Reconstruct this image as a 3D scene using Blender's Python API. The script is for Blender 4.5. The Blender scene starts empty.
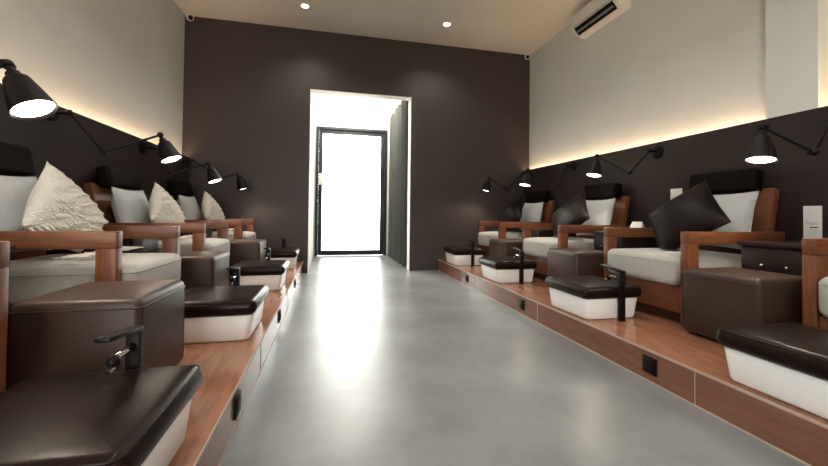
import bpy, bmesh, math, random
from mathutils import Vector, Matrix
random.seed(4)
S = bpy.context.scene
COL = S.collection
PI = math.pi

# ------------------------------------------------------------------ materials
def mat(name, base, rough=.5, spec=.5, metal=0.0, var=0.0, scale=6.0, stretch=(1,1,1), bump=0.0, bscale=40.0,
        sheen=0.0, coat=0.0, bstretch=None):
    m = bpy.data.materials.new(name); m.use_nodes = True
    nt = m.node_tree; b = nt.nodes['Principled BSDF']
    b.inputs['Roughness'].default_value = rough
    b.inputs['Specular IOR Level'].default_value = spec
    b.inputs['Metallic'].default_value = metal
    b.inputs['Sheen Weight'].default_value = sheen
    b.inputs['Coat Weight'].default_value = coat
    b.inputs['Coat Roughness'].default_value = .15
    tc = nt.nodes.new('ShaderNodeTexCoord')
    def mapped(st):
        mp = nt.nodes.new('ShaderNodeMapping'); mp.inputs['Scale'].default_value = st
        nt.links.new(tc.outputs['Object'], mp.inputs['Vector']); return mp
    mp = mapped(stretch)
    nz = nt.nodes.new('ShaderNodeTexNoise'); nz.inputs['Scale'].default_value = scale
    nz.inputs['Detail'].default_value = 5; nz.inputs['Roughness'].default_value = .6
    nt.links.new(mp.outputs[0], nz.inputs['Vector'])
    cr = nt.nodes.new('ShaderNodeValToRGB')
    cr.color_ramp.elements[0].position = .3; cr.color_ramp.elements[1].position = .7
    cr.color_ramp.elements[0].color = tuple(c*(1-var) for c in base)+(1,)
    cr.color_ramp.elements[1].color = tuple(min(1,c*(1+var)) for c in base)+(1,)
    nt.links.new(nz.outputs['Fac'], cr.inputs['Fac'])
    nt.links.new(cr.outputs['Color'], b.inputs['Base Color'])
    if bump > 0:
        mb = mapped(bstretch or stretch)
        n2 = nt.nodes.new('ShaderNodeTexNoise'); n2.inputs['Scale'].default_value = bscale
        n2.inputs['Detail'].default_value = 3
        nt.links.new(mb.outputs[0], n2.inputs['Vector'])
        bp = nt.nodes.new('ShaderNodeBump'); bp.inputs['Strength'].default_value = bump; bp.inputs['Distance'].default_value = .01
        nt.links.new(n2.outputs['Fac'], bp.inputs['Height']); nt.links.new(bp.outputs['Normal'], b.inputs['Normal'])
    return m

def emis(name, col, strength):
    m = bpy.data.materials.new(name); m.use_nodes = True
    nt = m.node_tree; nt.nodes.clear()
    e = nt.nodes.new('ShaderNodeEmission'); e.inputs[0].default_value = col+(1,); e.inputs[1].default_value = strength
    o = nt.nodes.new('ShaderNodeOutputMaterial'); nt.links.new(e.outputs[0], o.inputs[0]); return m

M = {}
M['plaster'] = mat('plaster_white', (.78,.805,.765), .8, .25, var=.03, scale=1.5, bump=.03, bscale=25)
M['ceiling'] = mat('ceiling_paint', (.86,.79,.70), .8, .2, var=.02, scale=1.2)
M['darkwall'] = mat('dark_wall_paint', (.053,.041,.038), .5, .3, var=.06, scale=1.2, bump=.03, bscale=30)
M['panel'] = mat('dark_wall_panel', (.026,.0170,.0160), .5, .35, var=.08, scale=2.0)
M['whitetrim'] = mat('white_trim', (.82,.81,.76), .5, .4, var=.01)
M['corridor'] = mat('corridor_white', (.80,.79,.72), .7, .2, var=.02, scale=2)
M['wood'] = mat('teak_wood', (.15,.05,.019), .42, .45, var=.38, scale=5, stretch=(1.2,14,14), bump=.05, bscale=12)
M['woodv'] = mat('teak_wood_upright', (.15,.05,.019), .42, .45, var=.38, scale=5, stretch=(14,14,1.2), bump=.05, bscale=12)
M['woodw'] = mat('teak_wood_crosswise', (.145,.048,.019), .42, .45, var=.32, scale=5, stretch=(14,1.2,14), bump=.05, bscale=12)
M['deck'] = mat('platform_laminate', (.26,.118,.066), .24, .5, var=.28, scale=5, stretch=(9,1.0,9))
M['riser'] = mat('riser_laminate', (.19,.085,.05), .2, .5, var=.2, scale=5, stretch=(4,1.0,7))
M['edge'] = mat('pale_edge_strip', (.42,.33,.27), .35, .5, var=.05)
M['base'] = mat('chair_base_dark', (.05,.022,.014), .6, .3, var=.15)
M['seat'] = mat('seat_linen', (.42,.415,.38), .9, .15, var=.08, scale=60, bump=.25, bscale=180, sheen=.15)
M['greyfab'] = mat('grey_pillow_fabric', (.50,.51,.505), .9, .15, var=.06, scale=50, bump=.2, bscale=160, sheen=.15)
M['leather'] = mat('taupe_leather', (.043,.025,.0175), .40, .33, var=.1, scale=9, bump=.12, bscale=130)
M['lid'] = mat('dark_brown_leather', (.011,.0052,.0035), .30, .12, var=.15, scale=9, bump=.05, bscale=130)
M['head'] = mat('headrest_leather', (.006,.003,.0025), .6, .08, var=.15, scale=9, bump=.1, bscale=120)
M['darkpil'] = mat('dark_leather_pillow', (.007,.0035,.003), .42, .12, var=.2, scale=7, bump=.15, bscale=60)
M['tub'] = mat('white_acrylic', (.92,.93,.92), .22, .5, var=.01, scale=3)
M['black'] = mat('black_metal', (.006,.0042,.004), .45, .15, metal=.0, var=.1)
M['chrome'] = mat('chrome', (.8,.8,.8), .15, .5, metal=1.0, var=.02)
M['plastic'] = mat('white_plastic', (.88,.86,.81), .35, .5, var=.01)
M['greyplastic'] = mat('grey_plastic', (.22,.21,.20), .4, .4, var=.02)
M['pink'] = mat('cabinet_dark', (.012,.005,.004), .42, .4, var=.15, scale=6)
M['card'] = mat('card_white', (.62,.62,.60), .6, .3, var=.01)
M['ink'] = mat('ink_dark', (.06,.055,.05), .7, .2)
M['inkgrey'] = mat('ink_grey', (.33,.33,.32), .7, .2)
M['curtain'] = mat('grey_curtain', (.15,.155,.145), .9, .1, var=.08, scale=30, sheen=.1)
M['frame'] = mat('door_frame_metal', (.016,.021,.026), .5, .25, metal=.0, var=.05)
M['paving'] = mat('outside_paving', (.62,.58,.5), .9, .1, var=.05)
M['lamp_glow'] = emis('lamp_glow', (1.0,.90,.76), 12.0)
M['down_glow'] = emis('downlight_glow', (1.0,.88,.74), 22.0)
M['led'] = emis('led_glow', (1.0,.66,.40), 52.0)

# macrame: woven loops through a voronoi and wave bump
def macrame():
    m = mat('macrame_cotton', (.72,.68,.60), .95, .1, var=.10, scale=70, sheen=.1)
    nt = m.node_tree; b = nt.nodes['Principled BSDF']
    tc = nt.nodes.new('ShaderNodeTexCoord')
    mp = nt.nodes.new('ShaderNodeMapping'); mp.inputs['Scale'].default_value = (1,1.0,1.6)
    nt.links.new(tc.outputs['Object'], mp.inputs[0])
    vo = nt.nodes.new('ShaderNodeTexVoronoi'); vo.inputs['Scale'].default_value = 26
    wv = nt.nodes.new('ShaderNodeTexWave'); wv.inputs['Scale'].default_value = 14; wv.bands_direction = 'Z'
    wv.inputs['Distortion'].default_value = 3.0; wv.inputs['Detail'].default_value = 2
    for n in (vo, wv): nt.links.new(mp.outputs[0], n.inputs['Vector'])
    ad = nt.nodes.new('ShaderNodeMath'); ad.operation = 'ADD'
    nt.links.new(vo.outputs['Distance'], ad.inputs[0]); nt.links.new(wv.outputs['Fac'], ad.inputs[1])
    bp = nt.nodes.new('ShaderNodeBump'); bp.inputs['Strength'].default_value = .5; bp.inputs['Distance'].default_value = .008
    nt.links.new(ad.outputs[0], bp.inputs['Height']); nt.links.new(bp.outputs[0], b.inputs['Normal'])
    return m
M['macrame'] = macrame()

# concrete floor tiles: noise clouds, faint joints, semi gloss
def floor_mat():
    m = mat('polished_concrete', (.19,.199,.2), .25, .5, var=.3, scale=1.6)
    nt = m.node_tree; b = nt.nodes['Principled BSDF']
    src = b.inputs['Base Color'].links[0].from_socket
    rmp = src.node.color_ramp; rmp.interpolation = 'EASE'; rmp.elements[0].position = .22; rmp.elements[1].position = .78
    for n_ in nt.nodes:
        if n_.type == 'TEX_NOISE': n_.inputs['Detail'].default_value = 5; n_.inputs['Roughness'].default_value = .55
    tc = nt.nodes.new('ShaderNodeTexCoord')
    br = nt.nodes.new('ShaderNodeTexBrick'); br.offset = 0
    br.inputs['Scale'].default_value = 1.0; br.inputs['Brick Width'].default_value = 1.2; br.inputs['Row Height'].default_value = 1.2
    br.inputs['Mortar Size'].default_value = .004; br.inputs['Mortar Smooth'].default_value = .3
    br.inputs['Color1'].default_value = (1,1,1,1); br.inputs['Color2'].default_value = (.93,.93,.93,1); br.inputs['Mortar'].default_value = (.88,.88,.88,1)
    mp = nt.nodes.new('ShaderNodeMapping'); mp.inputs['Location'].default_value = (.35,.25,0)
    nt.links.new(tc.outputs['Object'], mp.inputs[0]); nt.links.new(mp.outputs[0], br.inputs['Vector'])
    mx = nt.nodes.new('ShaderNodeMix'); mx.data_type = 'RGBA'; mx.blend_type = 'MULTIPLY'; mx.inputs[0].default_value = 1
    nt.links.new(src, mx.inputs[6]); nt.links.new(br.outputs['Color'], mx.inputs[7]); nt.links.new(mx.outputs[2], b.inputs['Base Color'])
    nz = nt.nodes.new('ShaderNodeTexNoise'); nz.inputs['Scale'].default_value = 2.5; nz.inputs['Detail'].default_value = 4
    nt.links.new(tc.outputs['Object'], nz.inputs['Vector'])
    mr = nt.nodes.new('ShaderNodeMapRange'); mr.inputs[3].default_value = .285; mr.inputs[4].default_value = .36
    nt.links.new(nz.outputs['Fac'], mr.inputs[0]); nt.links.new(mr.outputs[0], b.inputs['Roughness'])
    return m
M['floor'] = floor_mat()

def glass_mat():
    m = bpy.data.materials.new('clear_glass'); m.use_nodes = True
    nt = m.node_tree; nt.nodes.clear()
    t = nt.nodes.new('ShaderNodeBsdfTransparent'); t.inputs[0].default_value = (.95,.97,.96,1)
    g = nt.nodes.new('ShaderNodeBsdfGlossy'); g.inputs['Roughness'].default_value = .02
    f = nt.nodes.new('ShaderNodeFresnel'); f.inputs[0].default_value = 1.45
    mx = nt.nodes.new('ShaderNodeMixShader'); o = nt.nodes.new('ShaderNodeOutputMaterial')
    nt.links.new(f.outputs[0], mx.inputs[0]); nt.links.new(t.outputs[0], mx.inputs[1]); nt.links.new(g.outputs[0], mx.inputs[2])
    nt.links.new(mx.outputs[0], o.inputs[0]); return m
M['glass'] = glass_mat()

# ------------------------------------------------------------------ mesh helpers
def link(name, bm, material, parent=None, smooth=True, angle=35):
    me = bpy.data.meshes.new(name)
    bmesh.ops.recalc_face_normals(bm, faces=bm.faces[:])
    bm.to_mesh(me); bm.free()
    for m in (material if isinstance(material, (list, tuple)) else [material]): me.materials.append(m)
    if smooth:
        for p in me.polygons: p.use_smooth = True
        me.set_sharp_from_angle(angle=math.radians(angle))
    o = bpy.data.objects.new(name, me); COL.objects.link(o)
    if parent: o.parent = parent
    return o

def box(bm, x0, x1, y0, y1, z0, z1, bev=0.0, seg=2, mtx=None, mi=0):
    r = bmesh.ops.create_cube(bm, size=1.0)
    vs = r['verts']
    for v in vs:
        v.co = Vector(((x0+x1)/2+v.co.x*(x1-x0), (y0+y1)/2+v.co.y*(y1-y0), (z0+z1)/2+v.co.z*(z1-z0)))
    es = list({e for v in vs for e in v.link_edges}); fs = list({f for v in vs for f in v.link_faces})
    if bev > 0:
        rr = bmesh.ops.bevel(bm, geom=vs+es, offset=bev, segments=seg, profile=.5, affect='EDGES')
        fs = rr['faces']; vs = rr['verts']
        # every face of this island
        isl = set(vs); st = list(vs)
        while st:
            v = st.pop()
            for e in v.link_edges:
                w = e.other_vert(v)
                if w not in isl: isl.add(w); st.append(w)
        vs = list(isl); fs = list({f for v in vs for f in v.link_faces})
    for f in fs: f.material_index = mi
    if mtx is not None:
        for v in vs: v.co = mtx @ v.co
    return vs

def cyl(bm, p0, p1, r0, r1=None, n=20, cap=True):
    p0 = Vector(p0); p1 = Vector(p1); r1 = r0 if r1 is None else r1
    d = (p1-p0).normalized()
    a = d.orthogonal().normalized(); b = d.cross(a)
    A = [bm.verts.new(p0+(a*math.cos(t)+b*math.sin(t))*r0) for t in [2*PI*i/n for i in range(n)]]
    B = [bm.verts.new(p1+(a*math.cos(t)+b*math.sin(t))*r1) for t in [2*PI*i/n for i in range(n)]]
    for i in range(n): bm.faces.new((A[i], A[(i+1)%n], B[(i+1)%n], B[i]))
    if cap: bm.faces.new(A[::-1]); bm.faces.new(B)

def ball(bm, c, r, n=14):
    rs = bmesh.ops.create_uvsphere(bm, u_segments=n, v_segments=n//2+1, radius=r)
    for v in rs['verts']: v.co += Vector(c)

def lathe(bm, prof, origin, axis, n=32):
    """prof: list of (distance along axis, radius)"""
    o = Vector(origin); d = Vector(axis).normalized(); a = d.orthogonal().normalized(); b = d.cross(a)
    rings = []
    for h, r in prof:
        if r < 1e-5: rings.append([bm.verts.new(o+d*h)]); continue
        rings.append([bm.verts.new(o+d*h+(a*math.cos(2*PI*i/n)+b*math.sin(2*PI*i/n))*r) for i in range(n)])
    for A, B in zip(rings, rings[1:]):
        for i in range(n):
            j = (i+1) % n
            if len(A) == 1 and len(B) == 1: continue
            if len(A) == 1: bm.faces.new((A[0], B[j], B[i]))
            elif len(B) == 1: bm.faces.new((A[i], A[j], B[0]))
            else: bm.faces.new((A[i], A[j], B[j], B[i]))

def tube(bm, pts, r, n=8, closed=False):
    pts = [Vector(p) for p in pts]; rings = []
    N = len(pts)
    for i, p in enumerate(pts):
        if closed: t = pts[(i+1) % N]-pts[i-1]
        else: t = pts[min(i+1, N-1)]-pts[max(i-1, 0)]
        t.normalize()
        up = Vector((0,0,1)) if abs(t.z) < .9 else Vector((1,0,0))
        a = t.cross(up).normalized(); b = t.cross(a)
        rings.append([bm.verts.new(p+(a*math.cos(2*PI*k/n)+b*math.sin(2*PI*k/n))*r) for k in range(n)])
    prs = list(zip(rings, rings[1:]))+([(rings[-1], rings[0])] if closed else [])
    for A, B in prs:
        for k in range(n): bm.faces.new((A[k], A[(k+1)%n], B[(k+1)%n], B[k]))
    if not closed: bm.faces.new(rings[0][::-1]); bm.faces.new(rings[-1])

def superbox(bm, hx, hy, z0, z1, r, taper=1.0, n=6, crown=0.0, er=.03):
    """rounded slab: plan rectangle hx,hy with corner radius r, edges rounded by er, top crowned"""
    def ring(sx, sy, z, rad):
        out = []
        for cx, cy, a0 in ((1,1,0),(-1,1,90),(-1,-1,180),(1,-1,270)):
            for k in range(n+1):
                t = math.radians(a0+90*k/n)
                out.append(Vector((cx*(sx-rad)+rad*math.cos(t), cy*(sy-rad)+rad*math.sin(t), z)))
        return out
    rings = []
    K = 5
    def sc(z): return taper+(1-taper)*(z-z0)/(z1-z0)
    for k in range(K+1):
        t = PI/2*k/K; ins = er*(1-math.sin(t)); z = z0+er*(1-math.cos(t))
        rings.append((ins, z))
    for k in range(K+1):
        t = PI/2*k/K; ins = er*(1-math.cos(t)); z = z1-er*(1-math.sin(t))
        rings.append((ins, z))
    R = [ring(hx*sc(z)-i, hy*sc(z)-i, z, max(r-i, .002)) for i, z in rings]
    # top fill with shrinking rings so that it can be crowned
    for f in (.9,.75,.5,.25):
        R.append([Vector((p.x*f, p.y*f, z1+crown*(1-f*f))) for p in R[2*K+1]])
    V = [[bm.verts.new(p) for p in rg] for rg in R]
    L = len(V[0])
    for A, B in zip(V, V[1:]):
        for i in range(L): bm.faces.new((A[i], A[(i+1)%L], B[(i+1)%L], B[i]))
    bm.faces.new(V[0][::-1]); bm.faces.new(V[-1])

def thing(name, label, cat, loc=(0,0,0), rz=0.0, group=None):
    o = bpy.data.objects.new(name, None); COL.objects.link(o)
    o.empty_display_size = .1
    o.location = loc; o.rotation_euler = (0,0,rz)
    return tag(o, label, cat, group)
def tag(o, label, cat, group=None):
    o['label'] = label; o['category'] = cat
    if group: o['group'] = group
    return o
def struct(name, bm, m, parent=None, smooth=False):
    o = link(name, bm, m, parent, smooth); 
    if parent is None: o['kind'] = 'structure'
    return o
def dup(root, label=None, loc=None, rz=None, group=None):
    r = root.copy(); COL.objects.link(r)
    if loc is not None: r.location = loc
    if rz is not None: r.rotation_euler = (0,0,rz)
    if label: r['label'] = label
    if group: r['group'] = group
    for ch in list(root.children):
        c = ch.copy(); COL.objects.link(c); c.parent = r
        for g in list(ch.children):
            d = g.copy(); COL.objects.link(d); d.parent = c
    return r

# ------------------------------------------------------------------ the room
XL, XR, YB, YF, H = -2.006, 3.321, 5.774, -2.6, 3.637
PL, PR, PH = -.366, 1.713, .173          # platform edges and height
PXL, PXR, PZ = -1.906, 3.221, 1.645      # dark wall panels: faces and top
OL, OR, OH = -.299, 1.252, 2.746         # opening to the corridor
YD = 8.0                                  # street door

bm = bmesh.new(); box(bm, XL-.2, XR+.2, YF-.2, YD+.1, -.1, 0); struct('floor', bm, M['floor'])
bm = bmesh.new(); box(bm, XL-.2, XR+.2, YF-.2, YB+.14, H, H+.1); struct('ceiling', bm, M['ceiling'])
bm = bmesh.new(); box(bm, XL-.15, XL, YF-.2, YB+.14, 0, H); struct('wall_left', bm, M['plaster'])
bm = bmesh.new(); box(bm, XR, XR+.15, YF-.2, YB+.14, 0, H)
box(bm, PXR, XR+.01, 1.85, 2.16, 0, H)
struct('wall_right', bm, M['plaster'])
bm = bmesh.new()
box(bm, XL, OL, YB, YB+.14, 0, H); box(bm, OR, XR, YB, YB+.14, 0, H); box(bm, OL, OR, YB, YB+.14, OH, H)
struct('wall_back', bm, M['darkwall'])
# shop front behind the viewer: unseen wall, its window opening sized and placed to tune the daylight
bm = bmesh.new()
box(bm, XL, XR, YF-.15, YF, 0, .25); box(bm, XL, XR, YF-.15, YF, 2.6, H)
box(bm, XL, -1.85, YF-.15, YF, .25, 2.6); box(bm, -.3, XR, YF-.15, YF, .25, 2.6)
struct('wall_front', bm, M['plaster'])
# corridor
CR = 1.46; CH = 3.5
bm = bmesh.new(); box(bm, OL-.15, OL, YB+.14, YD+.1, 0, CH); struct('wall_corridor_left', bm, M['corridor'])
bm = bmesh.new(); box(bm, CR, CR+.1, YB+.14, YD+.1, 0, CH); struct('wall_corridor_right', bm, M['corridor'])
bm = bmesh.new(); box(bm, OL-.15, CR+.1, YB+.14, YD+.1, CH, CH+.1); struct('ceiling_corridor', bm, M['corridor'])
DL, DR, DH = -.275, 1.205, 2.69
bm = bmesh.new()
box(bm, OL, DL, YD, YD+.1, 0, CH); box(bm, DR, CR, YD, YD+.1, 0, CH); box(bm, DL, DR, YD, YD+.1, DH, CH)
struct('wall_corridor_end', bm, M['corridor'])
# white lining of the opening
bm = bmesh.new()
box(bm, OL, OL+.012, YB-.004, YB+.15, 0, OH); box(bm, OR-.012, OR, YB-.004, YB+.15, 0, OH); box(bm, OL+.012, OR-.012, YB-.004, YB+.15, OH-.012, OH)
struct('trim_1', bm, M['whitetrim'])
# street door: black frame, glazed leaf
bm = bmesh.new(); t = .05
y0, y1 = YD-.03, YD+.07
box(bm, DL, DL+t, y0, y1, 0, DH); box(bm, DR-t, DR, y0, y1, 0, DH); box(bm, DL+t, DR-t, y0, y1, DH-t, DH)
door = struct('door_1', bm, M['frame'])
bm = bmesh.new(); a, b_, c_ = DL+t+.002, DR-t-.002, DH-t-.002
y0, y1 = YD+.01, YD+.06; w = .08
box(bm, a, a+w, y0, y1, .008, c_, .004); box(bm, b_-w, b_, y0, y1, .008, c_, .004)
box(bm, a+w, b_-w, y0, y1, .008, .11, .004); box(bm, a+w, b_-w, y0, y1, c_-w, c_, .004)
leaf = struct('door_leaf', bm, M['frame'], door)
bm = bmesh.new(); box(bm, a+w-.005, b_-w+.005, YD+.03, YD+.04, .105, c_-w+.005); struct('glass_pane', bm, M['glass'], leaf)
bm = bmesh.new(); box(bm, a+.005, a+w-.008, YD-.012, YD+.012, 1.48, 1.72, .008); struct('door_lock', bm, M['plastic'], leaf, True)
bm = bmesh.new(); cyl(bm, (a+.035, YD-.03, 1.0), (a+.035, YD-.03, 1.42), .012); cyl(bm, (a+.035, YD-.03, 1.06), (a+.035, YD+.012, 1.06), .008); cyl(bm, (a+.035, YD-.03, 1.36), (a+.035, YD+.012, 1.36), .008)
struct('door_handle', bm, M['black'], leaf, True)
# paving outside
bm = bmesh.new(); box(bm, -12, 14, YD+.1, 26, -.12, -.02); struct('ground', bm, M['paving'])
bm = bmesh.new(); box(bm, -12, 14, -16, YF-.2, -.12, -.02); struct('ground', bm, M['paving'])

# platforms with laminate risers
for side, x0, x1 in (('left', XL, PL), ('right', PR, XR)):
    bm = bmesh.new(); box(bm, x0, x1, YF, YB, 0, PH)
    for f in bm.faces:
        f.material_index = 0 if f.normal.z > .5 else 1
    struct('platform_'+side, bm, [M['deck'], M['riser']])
for i, (xe, sg) in enumerate(((PL, 1), (PR, -1))):
    bm = bmesh.new()
    e0, e1 = sorted((xe, xe+sg*.004))
    box(bm, e0, e1, YF, YB, PH-.010, PH+.0015)
    box(bm, e0, e1, YF, YB, 0, .007)
    for ys in ([1.45,2.83,4.21,.07] if sg < 0 else [.9,2.28,3.66]): box(bm, *sorted((xe, xe+sg*.002)), ys-.002, ys+.002, .007, PH-.010)
    struct('trim_%d' % (i+2), bm, M['edge'])

# dark wall panels
bm = bmesh.new(); box(bm, PXL-.02, PXL, YF, YB, PH, PZ); box(bm, XL, PXL-.02, YF, YB, PZ-.09, PZ-.07); struct('wall_panel_left', bm, M['panel'])
bm = bmesh.new(); box(bm, PXR-.012, PXR+.012, YF, YB, PH, PZ); box(bm, PXR+.012, XR, 2.16, YB, PZ-.09, PZ-.07); box(bm, PXR+.012, XR, YF, 1.85, PZ-.09, PZ-.07); struct('wall_panel_right', bm, M['panel'])
# LED strips in the coves
def led(x0, x1, y0, y1, label, sd):
    t = thing('led_strip', label, 'light strip', ((x0+x1)/2, (y0+y1)/2, PZ-.07), 0, None)
    hy = (y1-y0)/2
    bm = bmesh.new(); box(bm, -.012, .012, -hy, hy, 0, .01); link('channel', bm, M['plastic'], t, False)
    bm = bmesh.new(); box(bm, -.008, .008, -hy, hy, .0101, .0151); link('diffuser', bm, M['led'], t, False)
led(XL+.03, XL+.06, YF+.05, YB-.03, 'warm light strip glowing along the top of the left dark wall panel', -1)
led(XR-.06, XR-.03, 2.185, YB-.03, 'long warm light strip behind the right wall panel, between pilaster and dark back wall', 1)
led(XR-.06, XR-.03, YF+.05, 1.825, 'warm light strip on the right wall, on the near side of the pilaster', 1)

# ------------------------------------------------------------------ armchairs
def make_chair(label, loc, rz):
    t = thing('armchair', label, 'armchair', loc, rz)
    for s in (-1, 1):
        y0, y1 = sorted((s*.33, s*.39))
        bm = bmesh.new(); box(bm, 0, .84, y0, y1, .545, .627, .004)
        arm = link('armrest', bm, M['wood'], t)
        bm = bmesh.new(); box(bm, 0, .085, y0+.0005, y1-.0005, 0, .5455, .004); link('front_post', bm, M['woodv'], arm)
        bm = bmesh.new(); box(bm, .755, .84, y0+.0005, y1-.0005, 0, .5455, .004); link('rear_post', bm, M['woodv'], arm)
    bm = bmesh.new(); box(bm, .012, .84, -.329, .329, .075, .255, .004); link('seat_frame', bm, M['woodw'], t)
    bm = bmesh.new(); box(bm, .06, .80, -.325, .325, 0, .076); link('plinth', bm, M['base'], t)
    # seat cushion
    bm = bmesh.new(); superbox(bm, .375, .325, .256, .455, .07, 1.0, 6, .022, .045)
    for v in bm.verts: v.co.x += .325
    cu = link('seat_cushion', bm, M['seat'], t, angle=60)
    bm = bmesh.new(); pts = []
    for cx, cy, a0 in ((1,1,0),(-1,1,90),(-1,-1,180),(1,-1,270)):
        for k in range(7):
            th = math.radians(a0+15*k); pts.append((.325+cx*(.372-.065)+.065*math.cos(th), cy*(.322-.065)+.065*math.sin(th), .418))
    tube(bm, pts, .005, 6, True); link('piping', bm, M['seat'], cu)
    # reclined back
    ang = .20
    R = Matrix.Translation((.738, 0, .42)) @ Matrix.Rotation(ang, 4, 'Y')
    bm = bmesh.new()
    box(bm, -.005, .055, -.329, .329, -.05, .535, .006, 2, R)
    link('backrest', bm, M['woodw'], t)
    bm = bmesh.new(); box(bm, -.115, -.006, -.262, .262, .495, .672, .028, 4, R)
    hd = link('headrest', bm, M['head'], t, angle=60)
    return t

YC = [1.0, 2.38, 3.76, 5.14]
FR, FL_ = 2.30, -.975
LX = (0, 0, .035, .035)
place = ['nearest the viewer', 'second from the viewer', 'third from the viewer', 'in the far corner by the dark back wall']
chair = None
CH_LAB = {
 ('R',0): 'wooden armchair nearest the viewer on the right platform, cut off by the right edge',
 ('R',1): 'wooden armchair on the right holding the large dark pillow, beside the standing white card',
 ('R',2): 'wooden armchair third from the viewer on the right platform, two seats from the back wall',
 ('R',3): 'wooden armchair at the far end of the right platform, against the dark back wall',
 ('L',0): 'wooden armchair nearest the viewer on the left, only its arm post in view',
 ('L',1): 'wooden armchair on the left platform with the largest looking cream macrame pillow',
 ('L',2): 'wooden armchair third from the viewer on the left platform, two seats from the back wall',
 ('L',3): 'wooden armchair at the far end of the left platform, against the dark back wall'}
for sd in 'RL':
    for i, y in enumerate(YC):
        loc = (FR if sd == 'R' else FL_-LX[i], y+(0 if sd == 'R' else .04), PH); rz = 0 if sd == 'R' else PI
        if chair is None: chair = make_chair(CH_LAB[sd,i], loc, rz); chair['group'] = 'wooden armchairs on the platforms'
        else: dup(chair, CH_LAB[sd,i], loc, rz)

# ------------------------------------------------------------------ pillows
def pillow_mesh(bm, w, h, th, n=18, pinch=.10, sag=1.0, seed=0, power=.55, wrinkle=.06):
    """cushion in the local XZ plane (X = normal, Y = width, Z = height), both faces"""
    rnd = random.Random(seed); ph = [rnd.uniform(0, 6) for _ in range(6)]
    def P(i, j, s):
        u = -1+2*i/n; v = -1+2*j/n
        k = 1-pinch*(1-abs(v)**2)*abs(u)**4*1.0
        k2 = 1-pinch*(1-abs(u)**2)*abs(v)**4*1.0
        y = u*w/2*k; z = v*h/2*k2
        prof = max(0, (1-u*u)*(1-v*v))**power
        wr = wrinkle*math.sin(3*u+ph[0]+2*v)*math.sin(4*v+ph[1])*prof
        zz = z*(sag if z < 0 else 1)
        return Vector((s*th/2*(prof+wr), y, zz))
    F = {}
    for s in (-1, 1):
        for i in range(n+1):
            for j in range(n+1):
                edge = i in (0, n) or j in (0, n)
                key = (i, j, 0 if edge else s)
                if key not in F: F[key] = bm.verts.new(P(i, j, s))
    g = lambda i, j, s: F[(i, j, 0 if (i in (0, n) or j in (0, n)) else s)]
    for s in (-1, 1):
        for i in range(n):
            for j in range(n):
                bm.faces.new([g(i,j,s), g(i+1,j,s), g(i+1,j+1,s), g(i,j+1,s)][::s])
def edge_pts(w, h, n=14, pinch=.10):
    pts = []
    def q(u, v): return (0, u*w/2*(1-pinch*(1-v*v)*abs(u)**4), v*h/2*(1-pinch*(1-u*u)*abs(v)**4))
    for k in range(n): pts.append(q(-1+2*k/n, -1))
    for k in range(n): pts.append(q(1, -1+2*k/n))
    for k in range(n): pts.append(q(1-2*k/n, 1))
    for k in range(n): pts.append(q(-1, 1-2*k/n))
    return pts

tilt = .20
# grey pillows leaning on the backs
bm = bmesh.new(); pillow_mesh(bm, .53, .435, .20, seed=2, pinch=.08, power=.55, wrinkle=.13)
gp_me = None
GL = {('R',0): 'light grey pillow on the nearest right armchair, out at the right edge',
      ('R',1): 'light grey pillow behind the large dark pillow, nearest of the right-hand grey pillows',
      ('R',2): 'light grey pillow on the third right-hand armchair, middle of the three seen on the right',
      ('R',3): 'light grey pillow on the farthest right-hand armchair, by the dark back wall',
      ('L',0): 'light grey pillow on the nearest left armchair, out of the left edge',
      ('L',1): 'light grey pillow at the left edge, behind the nearest cream macrame pillow',
      ('L',2): 'light grey pillow under the second left-hand lamp, beside the second macrame pillow',
      ('L',3): 'small looking grey pillow between the two farthest macrame pillows on the left'}
first = {}
for sd in 'RL':
    for i, y in enumerate(YC):
        if i == 0: continue
        if 'g' not in first:
            me_o = link('grey_pillow', bm, M['greyfab'], None, angle=80)
            me_o['group'] = 'light grey pillows on the armchairs'; me_o['category'] = 'pillow'; first['g'] = me_o
            o = me_o
            bm2 = bmesh.new(); tube(bm2, edge_pts(.53,.435,14,.08), .004, 6, True); link('piping', bm2, M['greyfab'], o)
        else: o = dup(first['g'])
        o['label'] = GL[sd,i]; o['category'] = 'pillow'
        # centre of the pillow in the frame of the reclined back
        px, pz = -.005-.124, .045+.2175
        d = .738+px*math.cos(tilt)+pz*math.sin(tilt); zl = .42-px*math.sin(tilt)+pz*math.cos(tilt)
        if sd == 'R':
            o.location = (FR+d, y-.052, PH+zl); o.rotation_euler = (0, tilt, 0)
        else:
            o.location = (FL_-LX[i]-d, y+.04-.052, PH+zl); o.rotation_euler = (0, tilt, PI)

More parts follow.
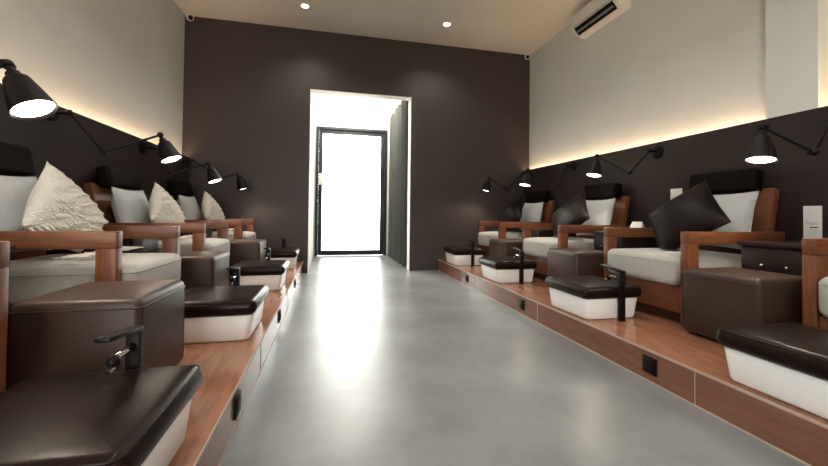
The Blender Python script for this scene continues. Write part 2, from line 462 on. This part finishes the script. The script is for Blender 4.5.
# dark pillows on the right, a corner up
DL_ = {1: 'large dark brown pillow with a corner up in front of the nearest right-hand grey pillow',
       2: 'dark brown pillow beside the middle right-hand grey pillow, second of the three dark ones',
       3: 'dark brown pillow beside the farthest right-hand grey pillow, near the dark back wall'}
for i in (1, 2, 3):
    y = YC[i]-2.38
    if 'd' not in first:
        bm = bmesh.new(); pillow_mesh(bm, .49, .49, .16, seed=7, pinch=.05)
        o = link('dark_pillow', bm, M['darkpil'], None, angle=80); first['d'] = o
        bm2 = bmesh.new(); tube(bm2, edge_pts(.49,.49,14,.05), .005, 6, True); link('piping', bm2, M['darkpil'], o)
    else: o = dup(first['d'])
    tag(o, DL_[i], 'pillow', 'dark brown pillows on the right-hand armchairs')
    T = Vector((2.80,2.32,1.17)); Lc = Vector((2.66,2.66,.92)); Rc = Vector((2.62,1.98,.841)); B = Vector((2.46,2.258,.62))
    u1 = (T-Lc)+(Rc-B); u2 = (B-Lc)+(Rc-T)
    c = (T+Lc+Rc+B)/4+Vector((-.02,y,.0))
    ey = -u1.normalized(); ez = (-u2+ey*(u2.dot(ey))).normalized(); ex = ey.cross(ez)
    m = Matrix((ex, ey, ez)).transposed().to_4x4(); m.translation = c
    o.matrix_world = m
    if i == 1:      # the lower corner is pressed flat on the seat
        for ob in [o]+list(o.children):
            mi = m.inverted()
            for v in ob.data.vertices:
                wv = m @ v.co
                if wv.z < .658: wv.z = .658; v.co = mi @ wv

# cream macrame pillows on the left, a corner up, with rows of fringe
def make_macrame():
    bm = bmesh.new(); pillow_mesh(bm, .50, .50, .20, n=22, seed=11, pinch=.05, power=.5)
    R = Matrix.Rotation(PI/4, 4, 'X')
    for v in bm.verts:
        v.co = R @ v.co
        v.co.y *= .93
        if v.co.z < 0: v.co.z *= .50; v.co.x *= 1.1
        else: v.co.y *= 1+.25*(v.co.z/.33)*(1-v.co.z/.33)
    o = link('macrame_pillow', bm, M['macrame'], None, angle=80)
    Rt = Matrix.Rotation(.32, 3, 'Y')
    for v in o.data.vertices:
        w_ = Rt @ v.co
        if w_.z < -.168: w_.z = -.168; v.co = Rt.inverted() @ w_
    from mathutils.bvhtree import BVHTree
    tree = BVHTree.FromPolygons([v.co.copy() for v in o.data.vertices], [tuple(p.vertices) for p in o.data.polygons])
    bm = bmesh.new(); rnd = random.Random(3)
    for row in range(9):                       # knotted rows with short tufts
        z0_ = .29-row*.05
        for k in range(60):
            yy = -.36+k*.0122+rnd.uniform(-.003,.003); z = z0_+.012*math.sin(yy*14+row)
            hit = tree.ray_cast(Vector((-1, yy, z)), Vector((1,0,0)))
            if hit[0] is None or abs(hit[1].x) < .2: continue
            p = hit[0]; L = rnd.uniform(.014,.022) if yy < .06 else rnd.uniform(.035,.060)
            out = .011 if yy < .06 else .026
            cyl(bm, p+Vector((.003,0,0)), p+Vector((-out, rnd.uniform(-.004,.004)+(.010 if yy > .1 else 0), -L)), .0052, .0030, 5)
    for k in range(90):                        # loose fringe lying on the seat
        yy = rnd.uniform(-.30,.31); p = Rt.inverted() @ Vector((-.10-rnd.uniform(0,.10), yy, -.160))
        q = Rt.inverted() @ (Rt @ p+Vector((-rnd.uniform(.03,.07), rnd.uniform(-.03,.03), rnd.uniform(-.002,.003))))
        cyl(bm, p, q, .0045, .003, 5)
    fr = link('fringe', bm, M['macrame'], o); fr['kind'] = 'stuff'
    return o
ML = {1: 'large looking cream macrame pillow with fringe rows, nearest on the left platform',
      2: 'cream macrame pillow in the middle of the three on the left, under the second lamp',
      3: 'smallest looking cream macrame pillow on the left, nearest the dark back wall'}
for i in (1, 2, 3):
    if 'm' not in first: o = first['m'] = make_macrame()
    else: o = dup(first['m'])
    tag(o, ML[i], 'pillow', 'cream macrame pillows on the left-hand armchairs')
    o.location = (FL_-LX[i]-.41, YC[i]+.035, PH+.455+.20); o.rotation_euler = (0, .32, PI)

# ------------------------------------------------------------------ ottomans, consoles, foot basins, taps
YG = [.30, 1.70, 3.08, 4.46]           # gaps between the armchairs
gapname = ['nearest', 'second', 'third', 'farthest']
def make_ottoman(label, loc, rz):
    t = thing('ottoman', label, 'ottoman', loc, rz, 'taupe leather ottomans')
    bm = bmesh.new(); superbox(bm, .205, .222, .012, .405, .032, 1.0, 5, .010, .030); 
    b = link('body', bm, M['leather'], t, angle=50)
    bm = bmesh.new(); r = .026; pts = []
    for cx, cy, a0 in ((1,1,0),(-1,1,90),(-1,-1,180),(1,-1,270)):
        for k in range(6):
            th = math.radians(a0+18*k); pts.append((cx*(.2045-r)+r*math.cos(th), cy*(.2215-r)+r*math.sin(th), .372))
    tube(bm, pts, .0035, 6, True)
    for cx, cy in ((1,1),(1,-1),(-1,1),(-1,-1)): tube(bm, [(cx*.198,cy*.215,.03),(cx*.198,cy*.215,.2),(cx*.198,cy*.215,.372)], .0035, 6)
    link('piping', bm, M['leather'], b)
    for cx in (-1, 1):
        for cy in (-1, 1):
            bm = bmesh.new(); cyl(bm, (cx*.15,cy*.15,0), (cx*.15,cy*.15,.014), .02); link('foot', bm, M['black'], t)
    return t
OT = {('R',1): 'taupe leather ottoman in front of the two-knob cabinet, nearest on the right platform',
      ('R',2): 'taupe leather ottoman behind the right-hand foot basin that is second from the viewer',
      ('R',3): 'taupe leather ottoman farthest away on the right platform',
      ('L',1): 'largest looking taupe leather ottoman, nearest on the left platform behind the chrome lever tap',
      ('L',2): 'taupe leather ottoman in the middle of the left platform, between second and third left armchairs',
      ('L',3): 'taupe leather ottoman farthest away on the left platform, near the back wall'}
first_o = None
for sd in 'RL':
    for i in (1, 2, 3):
        y = YG[i]+(.015 if sd == 'R' else .068)
        loc = ((0, 2.385, 2.290, 2.300)[i] if sd == 'R' else (0, -.865, -1.000, -.925)[i], y-(.03 if sd == 'R' and i > 1 else 0), PH)
        if first_o is None: first_o = make_ottoman(OT[sd,i], loc, 0)
        else: dup(first_o, OT[sd,i], loc, 0 if sd == 'R' else PI)

def make_console(label, loc, rz):
    t = thing('side_cabinet', label, 'cabinet', loc, rz, 'dark side cabinets between the armchairs')
    bm = bmesh.new(); box(bm, .02, .58, -.20, .20, 0, .545, .003); link('body', bm, M['pink'], t)
    bm = bmesh.new(); box(bm, 0, .60, -.215, .215, .5455, .573, .003); link('top', bm, M['pink'], t)
    bm = bmesh.new(); box(bm, .004, .0199, -.19, .19, .35, .535, .002); d = link('drawer', bm, M['pink'], t)
    for s in (-1, 1):
        bm = bmesh.new(); lathe(bm, [(0,.004),(.012,.004),(.014,.009),(.02,.010),(.024,.006),(.025,0)], (.004, s*.064, .436), (-1,0,0), 16); link('knob', bm, M['chrome'], d)
    bm = bmesh.new(); box(bm, .004, .0199, -.19, .19, .03, .335, .002); link('door', bm, M['pink'], t)
    return t
CO = {('R',1): 'dark side cabinet with two small chrome knobs below the standing white card',
      ('R',2): 'dark side cabinet between the second and third right-hand armchairs',
      ('R',3): 'dark side cabinet between the two farthest right-hand armchairs',
      ('L',1): 'dark side cabinet between the two nearest left-hand armchairs',
      ('L',2): 'dark side cabinet seen through the arm of the left armchair with the largest macrame pillow',
      ('L',3): 'dark side cabinet between the two farthest left-hand armchairs'}
first_c = None
for sd in 'RL':
    for i in (1, 2, 3):
        loc = (2.60 if sd == 'R' else -1.285, YG[i], PH)
        if first_c is None: first_c = make_console(CO[sd,i], loc, 0)
        else: dup(first_c, CO[sd,i], loc, 0 if sd == 'R' else PI)

# foot basins
YBS = [1.115, 2.49, 3.87, 5.235]
def make_basin(label, loc, rz):
    t = thing('foot_basin', label, 'foot basin', loc, rz, 'white foot basins under dark padded lids')
    bm = bmesh.new()
    # hollow tapered tub
    def rg(hx, hy, z, r, n=6):
        out = []
        for cx, cy, a0 in ((1,1,0),(-1,1,90),(-1,-1,180),(1,-1,270)):
            for k in range(n+1):
                th = math.radians(a0+90*k/n); out.append(bm.verts.new((cx*(hx-r)+r*math.cos(th), cy*(hy-r)+r*math.sin(th), z)))
        return out
    rs = [rg(.188,.208,0,.03), rg(.198,.218,.004,.035), rg(.203,.223,.014,.035), rg(.218,.236,.141,.035), rg(.218,.236,.146,.035), rg(.203,.221,.146,.03), rg(.185,.205,.03,.03)]
    for A, B in zip(rs, rs[1:]):
        for i in range(len(A)): bm.faces.new((A[i], A[(i+1)%len(A)], B[(i+1)%len(A)], B[i]))
    bm.faces.new(rs[0][::-1]); bm.faces.new(rs[-1])
    link('tub', bm, M['tub'], t, angle=40)
    bm = bmesh.new(); superbox(bm, .243, .256, .1465, .232, .04, 1.0, 6, .006, .040)
    ld = link('lid', bm, M['lid'], t, angle=60)
    bm = bmesh.new(); pts = []; r = .03
    for cx, cy, a0 in ((1,1,0),(-1,1,90),(-1,-1,180),(1,-1,270)):
        for k in range(6):
            th = math.radians(a0+18*k); pts.append((cx*(.233-r)+r*math.cos(th), cy*(.246-r)+r*math.sin(th), .2215))
    tube(bm, pts, .0028, 6, True); link('piping', bm, M['lid'], ld)
    return t
BL = {('R',0): 'white foot basin with dark lid, cut off by the right edge of the photo',
      ('R',1): 'white foot basin on the right, second from the viewer, tall black tap beside it',
      ('R',2): 'white foot basin with dark lid third from the viewer on the right platform',
      ('R',3): 'small looking white foot basin at the far end of the right platform',
      ('L',0): 'white foot basin with big dark lid filling the lower left corner of the photo',
      ('L',1): 'white foot basin with dark lid on the left platform, second from the viewer',
      ('L',2): 'white foot basin with dark lid third from the viewer on the left platform',
      ('L',3): 'small looking white foot basin at the far end of the left platform'}
first_b = None
for sd in 'RL':
    for i, y in enumerate(YBS):
        loc = (1.955 if sd == 'R' else -.632, y, PH)
        if first_b is None: first_b = make_basin(BL[sd,i], loc, 0)
        else: dup(first_b, BL[sd,i], loc, 0 if sd == 'R' else PI)

def make_tap(label, loc, rz):
    t = thing('basin_tap', label, 'tap', loc, rz, 'black column taps beside the foot basins')
    bm = bmesh.new(); box(bm, -.020, .020, -.015, .015, 0, .335, .003); link('column', bm, M['black'], t)
    bm = bmesh.new()
    m = Matrix.Translation((0,0,.342)) @ Matrix.Rotation(.12, 4, 'X')
    box(bm, -.020, .020, -.016, .185, -.007, .007, .003, 2, m); link('spout', bm, M['black'], t)
    bm = bmesh.new(); cyl(bm, (0,.015,.290), (0,.045,.290), .012); lv = link('lever', bm, M['black'], t)
    bm = bmesh.new(); cyl(bm, (0,.045,.290), (0,.112,.292), .009); cyl(bm, (0,.112,.272), (0,.150,.262), .008); link('handle_bar', bm, M['chrome'], lv)
    bm = bmesh.new(); ball(bm, (0,.122,.284), .019); link('knob', bm, M['black'], lv)
    return t
TL = {('R',1): 'tall black column tap on the near side of the second right-hand foot basin',
      ('R',2): 'black column tap on the near side of the third right-hand foot basin',
      ('R',3): 'black column tap by the farthest right-hand foot basin',
      ('L',0): 'black column tap with chrome lever in front of the largest looking left-hand ottoman',
      ('L',1): 'black column tap between the second and third left-hand foot basins',
      ('L',2): 'black column tap between the third and the farthest left-hand foot basins',
      ('L',3): 'thin looking black tap rising behind the farthest left-hand foot basin'}
first_t = None
for (sd, i), lab in TL.items():
    loc = (1.985 if sd == 'R' else -.61, YBS[i]+(-.278 if sd == 'R' else .278), PH)
    if first_t is None: first_t = make_tap(lab, loc, 0)
    else: dup(first_t, lab, loc, 0 if sd == 'R' else PI)

# ------------------------------------------------------------------ swing-arm lamps
def lamp(base, face, elbow, head, axis, label, D=.155):
    """base: point on the panel; face: +1/-1 outwards along x"""
    b0 = Vector(base); t = thing('wall_lamp', label, 'wall lamp', b0, 0, 'black swing-arm wall lamps')
    kn = Vector((face*.115, 0, .0)); el = Vector(elbow)-b0; hd = Vector(head)-b0; ax = Vector(axis).normalized()
    bm = bmesh.new(); lathe(bm, [(0,.0),(0,.062),(.012,.062),(.02,.055),(.024,.02),(.024,0)], (0,0,0), (face,0,0), 28)
    cyl(bm, (face*.02,0,0), kn, .012); link('wall_plate', bm, M['black'], t)
    bm = bmesh.new(); ball(bm, kn, .021); cyl(bm, kn+Vector((0,0,-.024)), kn+Vector((0,0,.024)), .011); link('knuckle', bm, M['black'], t)
    bm = bmesh.new(); cyl(bm, kn, el, .0085, None, 12); link('lower_arm', bm, M['black'], t)
    bm = bmesh.new(); ball(bm, el, .020); cyl(bm, el+Vector((0,-.026,0)), el+Vector((0,.026,0)), .011); link('elbow_joint', bm, M['black'], t)
    bm = bmesh.new(); cyl(bm, el, hd, .0085, None, 12); link('upper_arm', bm, M['black'], t)
    bm = bmesh.new(); ball(bm, hd, .022); cyl(bm, hd, hd+ax*.05, .013); cyl(bm, hd+Vector((-face*.0,-.028,0)), hd+Vector((0,.028,0)), .012); link('head_joint', bm, M['black'], t)
    R = D/2; h0 = .04; Ls = .178
    bm = bmesh.new()
    lathe(bm, [(h0,0),(h0,.024),(h0+.022,.027),(h0+.026,.038),(h0+.034,.044),(h0+.046,.047),(h0+.11,.063),(h0+Ls,R),(h0+Ls+.002,R-.002),(h0+Ls-.004,R-.006),(h0+.11,.059),(h0+.05,.041),(h0+.04,0)], hd, ax, 36)
    sh = link('lamp_shade', bm, M['black'], t)
    bm = bmesh.new(); lathe(bm, [(h0+Ls-.014,R-.0085),(h0+Ls-.012,R-.009),(h0+Ls-.012,0)], hd, ax, 36); link('diffuser', bm, M['lamp_glow'], sh)
    l = bpy.data.lights.new('lamp_bulb', 'SPOT'); l.energy = 17; l.color = (1.0,.86,.68); l.spot_size = math.radians(125); l.spot_blend = .5; l.shadow_soft_size = .05
    lo = bpy.data.objects.new('lamp_bulb', l); COL.objects.link(lo); lo.parent = t
    lo.location = hd+ax*(h0+Ls-.004); lo.rotation_euler = (-ax).to_track_quat('Z', 'Y').to_euler()
    return t
AXR = (-.26,-.10,-1); AXL = (.40,-.12,-1)
lamp((PXR-.012,1.70,1.55), -1, (2.80,1.63,1.29), (2.59,1.75,1.452), AXR, 'black swing-arm lamp at the upper right, nearest on the right wall panel')
lamp((PXR-.012,3.10,1.55), -1, (2.75,2.97,1.31), (2.71,3.36,1.52), AXR, 'black swing-arm lamp in the middle of the right wall panel, second from the viewer')
lamp((PXR-.012,4.42,1.57), -1, (2.81,4.17,1.28), (2.56,4.48,1.495), AXR, 'black swing-arm lamp third from the viewer on the right wall panel')
lamp((PXR-.012,5.56,1.58), -1, (2.78,5.50,1.30), (2.44,5.44,1.477), (-.24,.02,-1), 'black swing-arm lamp nearest the dark back wall on the right')
lamp((PXL,1.70,1.55), 1, (-1.62,1.66,1.27), (-1.29,1.85,1.49), (.60,-.12,-1), 'black swing-arm lamp with the largest looking shade, at the upper left edge')
lamp((PXL,3.10,1.58), 1, (-1.49,2.92,1.29), (-1.29,3.27,1.49), (.47,-.12,-1), 'black swing-arm lamp second from the viewer on the left wall panel')
lamp((PXL,4.42,1.56), 1, (-1.54,4.18,1.27), (-1.31,4.54,1.43), AXL, 'black swing-arm lamp third from the viewer on the left wall panel')
lamp((PXL,5.56,1.58), 1, (-1.44,5.55,1.355), (-1.21,5.44,1.407), (.36,.0,-1), 'black swing-arm lamp nearest the dark back wall on the left')

# ------------------------------------------------------------------ small things
# white card standing on the nearest right-hand cabinet
def text_mesh(body, size, loc, rot, material, name, parent):
    cu = bpy.data.curves.new(name, 'FONT'); cu.body = body; cu.size = size; cu.extrude = .0003; cu.align_x = 'CENTER'
    o = bpy.data.objects.new(name, cu); COL.objects.link(o)
    dg = bpy.context.evaluated_depsgraph_get(); me = bpy.data.meshes.new_from_object(o.evaluated_get(dg))
    bpy.data.objects.remove(o); me.materials.append(material)
    r = bpy.data.objects.new(name, me); COL.objects.link(r); r.parent = parent; r.location = loc; r.rotation_euler = rot
    return r
t = thing('table_card', 'white upright card with dark lettering on the cabinet at the right edge', 'card', (3.0,1.755,PH+.573), .0)
bm = bmesh.new(); box(bm, -.002, .002, -.047, .047, 0.004, .232, .001); link('sheet', bm, M['card'], t)
bm = bmesh.new(); box(bm, -.02, .025, -.05, .05, 0, .004, .001); link('stand', bm, M['plastic'], t)
rot = (PI/2, 0, -PI/2)
text_mesh('filan', .036, (-.0026,0.004,.112), rot, M['inkgrey'], 'heading', t)
bm = bmesh.new(); box(bm, -.0032, -.0022, -.028, .014, .092, .099); link('dark_line', bm, M['ink'], t)
bm = bmesh.new()
for k, (a, b_) in enumerate(((-.02,.02),(-.025,.025),(-.015,.02))): box(bm, -.0030, -.0022, a, b_, .076-k*.012, .0785-k*.012)
link('small_lines', bm, M['inkgrey'], t)
# folded napkin card on the next cabinet
t = thing('folded_card', 'small white folded card on a flat white base beside the large dark pillow', 'card', (2.93,3.10,PH+.573), .1)
bm = bmesh.new(); box(bm, -.05, .05, -.11, .11, 0, .018, .004); link('base', bm, M['card'], t)
bm = bmesh.new()
v = [bm.verts.new(p) for p in ((-.035,-.10,.0185),(.035,-.10,.0185),(0,-.085,.10),(-.035,.04,.0185),(.035,.04,.0185),(0,.025,.10))]
for f in ((0,1,2),(3,5,4),(0,2,5,3),(1,4,5,2),(0,3,4,1)): bm.faces.new([v[i] for i in f])
link('tent', bm, M['card'], t)
# wall plate on the right panel
t = thing('wall_switch', 'white square wall plate on the dark right panel, above the large dark pillow', 'switch', (PXR-.012,2.895,1.105))
bm = bmesh.new(); box(bm, -.010, 0, -.06, .06, -.06, .06, .003); link('plate', bm, M['plastic'], t)
bm = bmesh.new(); box(bm, -.0135, -.0101, -.03, .03, -.035, .035, .002); link('rocker', bm, M['plastic'], t)

# covers on the risers
SOC = {('R',1): 'dark square socket cover on the right riser, nearest of the right-hand ones', ('R',2): 'dark socket cover on the right riser, middle one',
       ('R',3): 'dark socket cover on the right riser, farthest one', ('L',1): 'dark socket cover on the left riser, nearest of the left-hand ones',
       ('L',2): 'dark socket cover on the left riser, middle one', ('L',3): 'dark socket cover on the left riser, farthest one'}
fs = None
for (sd, i), lab in SOC.items():
    loc = (PR if sd == 'R' else PL, YG[i]+.005, .092); rz = 0 if sd == 'R' else PI
    if fs is None:
        fs = t = thing('socket_cover', lab, 'socket', loc, rz, 'dark socket covers on the risers')
        bm = bmesh.new(); box(bm, -.009, 0, -.046, .046, -.046, .046, .004); link('plate', bm, M['black'], t)
        bm = bmesh.new(); box(bm, -.0125, -.0091, -.032, .032, -.030, .030, .003); link('flap', bm, M['black'], t)
    else: dup(fs, lab, loc, rz)

# downlights: two rows down the room, the farthest pair in view
for row, y in enumerate((5.11, 3.4, 1.7, 0.0, -1.7)):
    for k, x in enumerate((-.35, 1.618)):
        if row == 0:
            lab = 'small round downlight in the ceiling, %s one of the two by the dark back wall' % ('left', 'right')[k]
            t = thing('downlight', lab, 'ceiling light', (x,y,H), 0, 'round ceiling downlights')
            bm = bmesh.new(); lathe(bm, [(0,.066),(.006,.064),(.008,.05),(.002,.046),(0,.046)], (0,0,0), (0,0,-1), 32); link('rim', bm, M['plastic'], t)
            bm = bmesh.new(); lathe(bm, [(.0015,.045),(.003,.044),(.003,0)], (0,0,0), (0,0,-1), 32); link('lens', bm, M['down_glow'], t)
        l = bpy.data.lights.new('downlight_lamp', 'SPOT'); l.energy = 68; l.color = (1.0,.975,.935); l.spot_size = math.radians(125); l.spot_blend = .8; l.shadow_soft_size = .045
        o = bpy.data.objects.new('downlight_lamp', l); COL.objects.link(o); o.location = (x,y,H-.012)

l = bpy.data.lights.new('corridor_lamp', 'POINT'); l.energy = 190; l.color = (1.0,.95,.86); l.shadow_soft_size = .08
o = bpy.data.objects.new('corridor_lamp', l); COL.objects.link(o); o.location = (.45, 6.7, CH-.25)

# corner cameras
for x, y, z, fx, sc, lab in ((XL+.10, YB-.10, H, 1, 1.0, 'white dome security camera with black lens in the left ceiling corner'), (XR-.09, YB-.08, H, -1, 1.0, 'white dome security camera in the right ceiling corner')):
    t = thing('security_camera', lab, 'security camera', (x,y,z), 0, 'corner security cameras')
    bm = bmesh.new(); lathe(bm, [(0,0),(0,.05*sc),(.02*sc,.05*sc),(.025*sc,.03*sc),(.03*sc,0)], (0,0,0), (0,0,-1), 24); link('mount', bm, M['plastic'], t)
    bm = bmesh.new(); ball(bm, (0,0,-.065*sc), .05*sc, 20); hb = link('housing', bm, M['plastic'], t)
    ax = Vector((fx*.35,-.8,-.42)).normalized(); c = Vector((0,0,-.065*sc))
    bm = bmesh.new(); lathe(bm, [(.038*sc,.030*sc),(.052*sc,.030*sc),(.054*sc,.024*sc),(.052*sc,0)], c, ax, 24); link('lens', bm, M['black'], hb)

# air conditioner on the right wall
t = thing('air_conditioner', 'white wall-mounted air conditioner high on the right wall', 'air conditioner', (XR,3.965,3.275))
prof = [(0,0),(-.06,-.0),(-.14,.025),(-.19,.075),(-.205,.13),(-.205,.25),(-.195,.28),(-.17,.29),(0,.29)]
bm = bmesh.new(); L = .395
def extr(prof, y0, y1):
    A = [bm.verts.new((p[0],y0,p[1])) for p in prof]; B = [bm.verts.new((p[0],y1,p[1])) for p in prof]
    n = len(prof)
    for i in range(n): bm.faces.new((A[i],A[(i+1)%n],B[(i+1)%n],B[i]))
    bm.faces.new(A); bm.faces.new(B[::-1])
extr(prof, -L+.03, L-.03)
link('body', bm, M['plastic'], t)
for s in (-1, 1):
    bm = bmesh.new(); y0, y1 = sorted((s*(L-.028), s*L)); extr(prof, y0, y1); link('end_cap', bm, M['plastic'], t)
bm = bmesh.new()
slot = [(-.128,.008),(-.200,.088),(-.206,.082),(-.134,.002)]
extr(slot, -L+.06, L-.06); link('air_outlet', bm, M['black'], t)
bm = bmesh.new(); fl = [(-.165,.026),(-.180,.044),(-.186,.040),(-.171,.022)]; extr(fl, -L+.07, L-.07); link('louvre', bm, M['greyplastic'], t)
bm = bmesh.new(); fl = [(-.2055,.11),(-.2055,.105),(-.207,.105),(-.207,.11)]; extr(fl, -L+.035, L-.035); link('panel_joint', bm, M['greyplastic'], t)
bm = bmesh.new()
for k in range(6): box(bm, -.165+k*.022, -.155+k*.022, -L+.06, L-.06, .290, .293)
link('top_grille', bm, M['greyplastic'], t)
bm = bmesh.new(); box(bm, -.2075, -.2052, -.33, -.20, .20, .235); link('display', bm, M['greyplastic'], t)

# curtain along the right side of the corridor
t = thing('curtain', 'grey pleated curtain hanging along the right side of the bright corridor', 'curtain', (1.27,6.85,0))
bm = bmesh.new(); N = 170; y0, y1 = -.90, .95
prev = None
cols = []
for k in range(N+1):
    y = y0+(y1-y0)*k/N; ph = 2*PI*k/N*8.5
    col = []
    for j in range(9):
        z = .03+j/8*(2.9-.03); am = .065+.012*(1-j/8)
        x = am*math.sin(ph+.25*math.sin(j*.9))+.012*math.sin(ph*.37+1)
        col.append(bm.verts.new((x, y+.008*math.sin(ph*2), z)))
    cols.append(col)
for A, B in zip(cols, cols[1:]):
    for j in range(8): bm.faces.new((A[j],B[j],B[j+1],A[j+1]))
bmesh.ops.solidify(bm, geom=bm.faces[:], thickness=.004)
link('cloth', bm, M['curtain'], t, angle=80)
bm = bmesh.new(); box(bm, -.02, .02, y0-.02, y1+.03, 2.905, 2.93, .003)
for yy in (y0+.05, 0, y1-.05): box(bm, -.01, CR-1.27, yy-.01, yy+.01, 2.93, 2.945)
link('track', bm, M['whitetrim'], t)

# ------------------------------------------------------------------ light
w = bpy.data.worlds.new('World'); S.world = w; w.use_nodes = True
nt = w.node_tree; bg = nt.nodes['Background']
bg.inputs[0].default_value = (1.0,.985,.955,1); bg.inputs[1].default_value = 12.0
def portal(loc, rot, sx, sy):
    l = bpy.data.lights.new('daylight_portal', 'AREA'); l.shape = 'RECTANGLE'; l.size = sx; l.size_y = sy
    l.cycles.is_portal = True
    o = bpy.data.objects.new('daylight_portal', l); COL.objects.link(o); o.location = loc; o.rotation_euler = rot
portal((-1.075, YF-.16, 1.425), (PI/2,0,PI), 1.55, 2.35)       # facing +y: light enters the shop front
portal(((DL+DR)/2, YD+.14, DH/2), (-PI/2,0,0), DR-DL, DH)

# ------------------------------------------------------------------ camera
F_PX, PPY = 373.6117, 207.3165
yaw, pitch, roll = .2237, .0169, .0114
yaw, pitch, roll = CAMQ = (yaw, pitch, roll)
fwd = Vector((math.sin(yaw)*math.cos(pitch), math.cos(yaw)*math.cos(pitch), math.sin(pitch)))
rt = Vector((math.cos(yaw), -math.sin(yaw), 0)); up = rt.cross(fwd)
r2 = rt*math.cos(roll)+up*math.sin(roll); u2 = -rt*math.sin(roll)+up*math.cos(roll)
cd = bpy.data.cameras.new('Camera'); cam = bpy.data.objects.new('Camera', cd); COL.objects.link(cam)
m = Matrix((r2, u2, -fwd)).transposed().to_4x4(); m.translation = (0,0,.9); cam.matrix_world = m
cd.sensor_fit = 'HORIZONTAL'; cd.sensor_width = 36; cd.lens = F_PX/828*36
cd.shift_y = (PPY-233)/828; cd.clip_start = .02
S.camera = cam
S.view_settings.view_transform = 'Standard'; S.view_settings.look = 'None'
S.view_settings.gamma = 1; S.view_settings.use_curve_mapping = False; S.view_settings.exposure = 0.12
S.cycles.sample_clamp_indirect = 5.0; S.cycles.caustics_reflective = False; S.cycles.max_bounces = 10; S.cycles.diffuse_bounces = 6
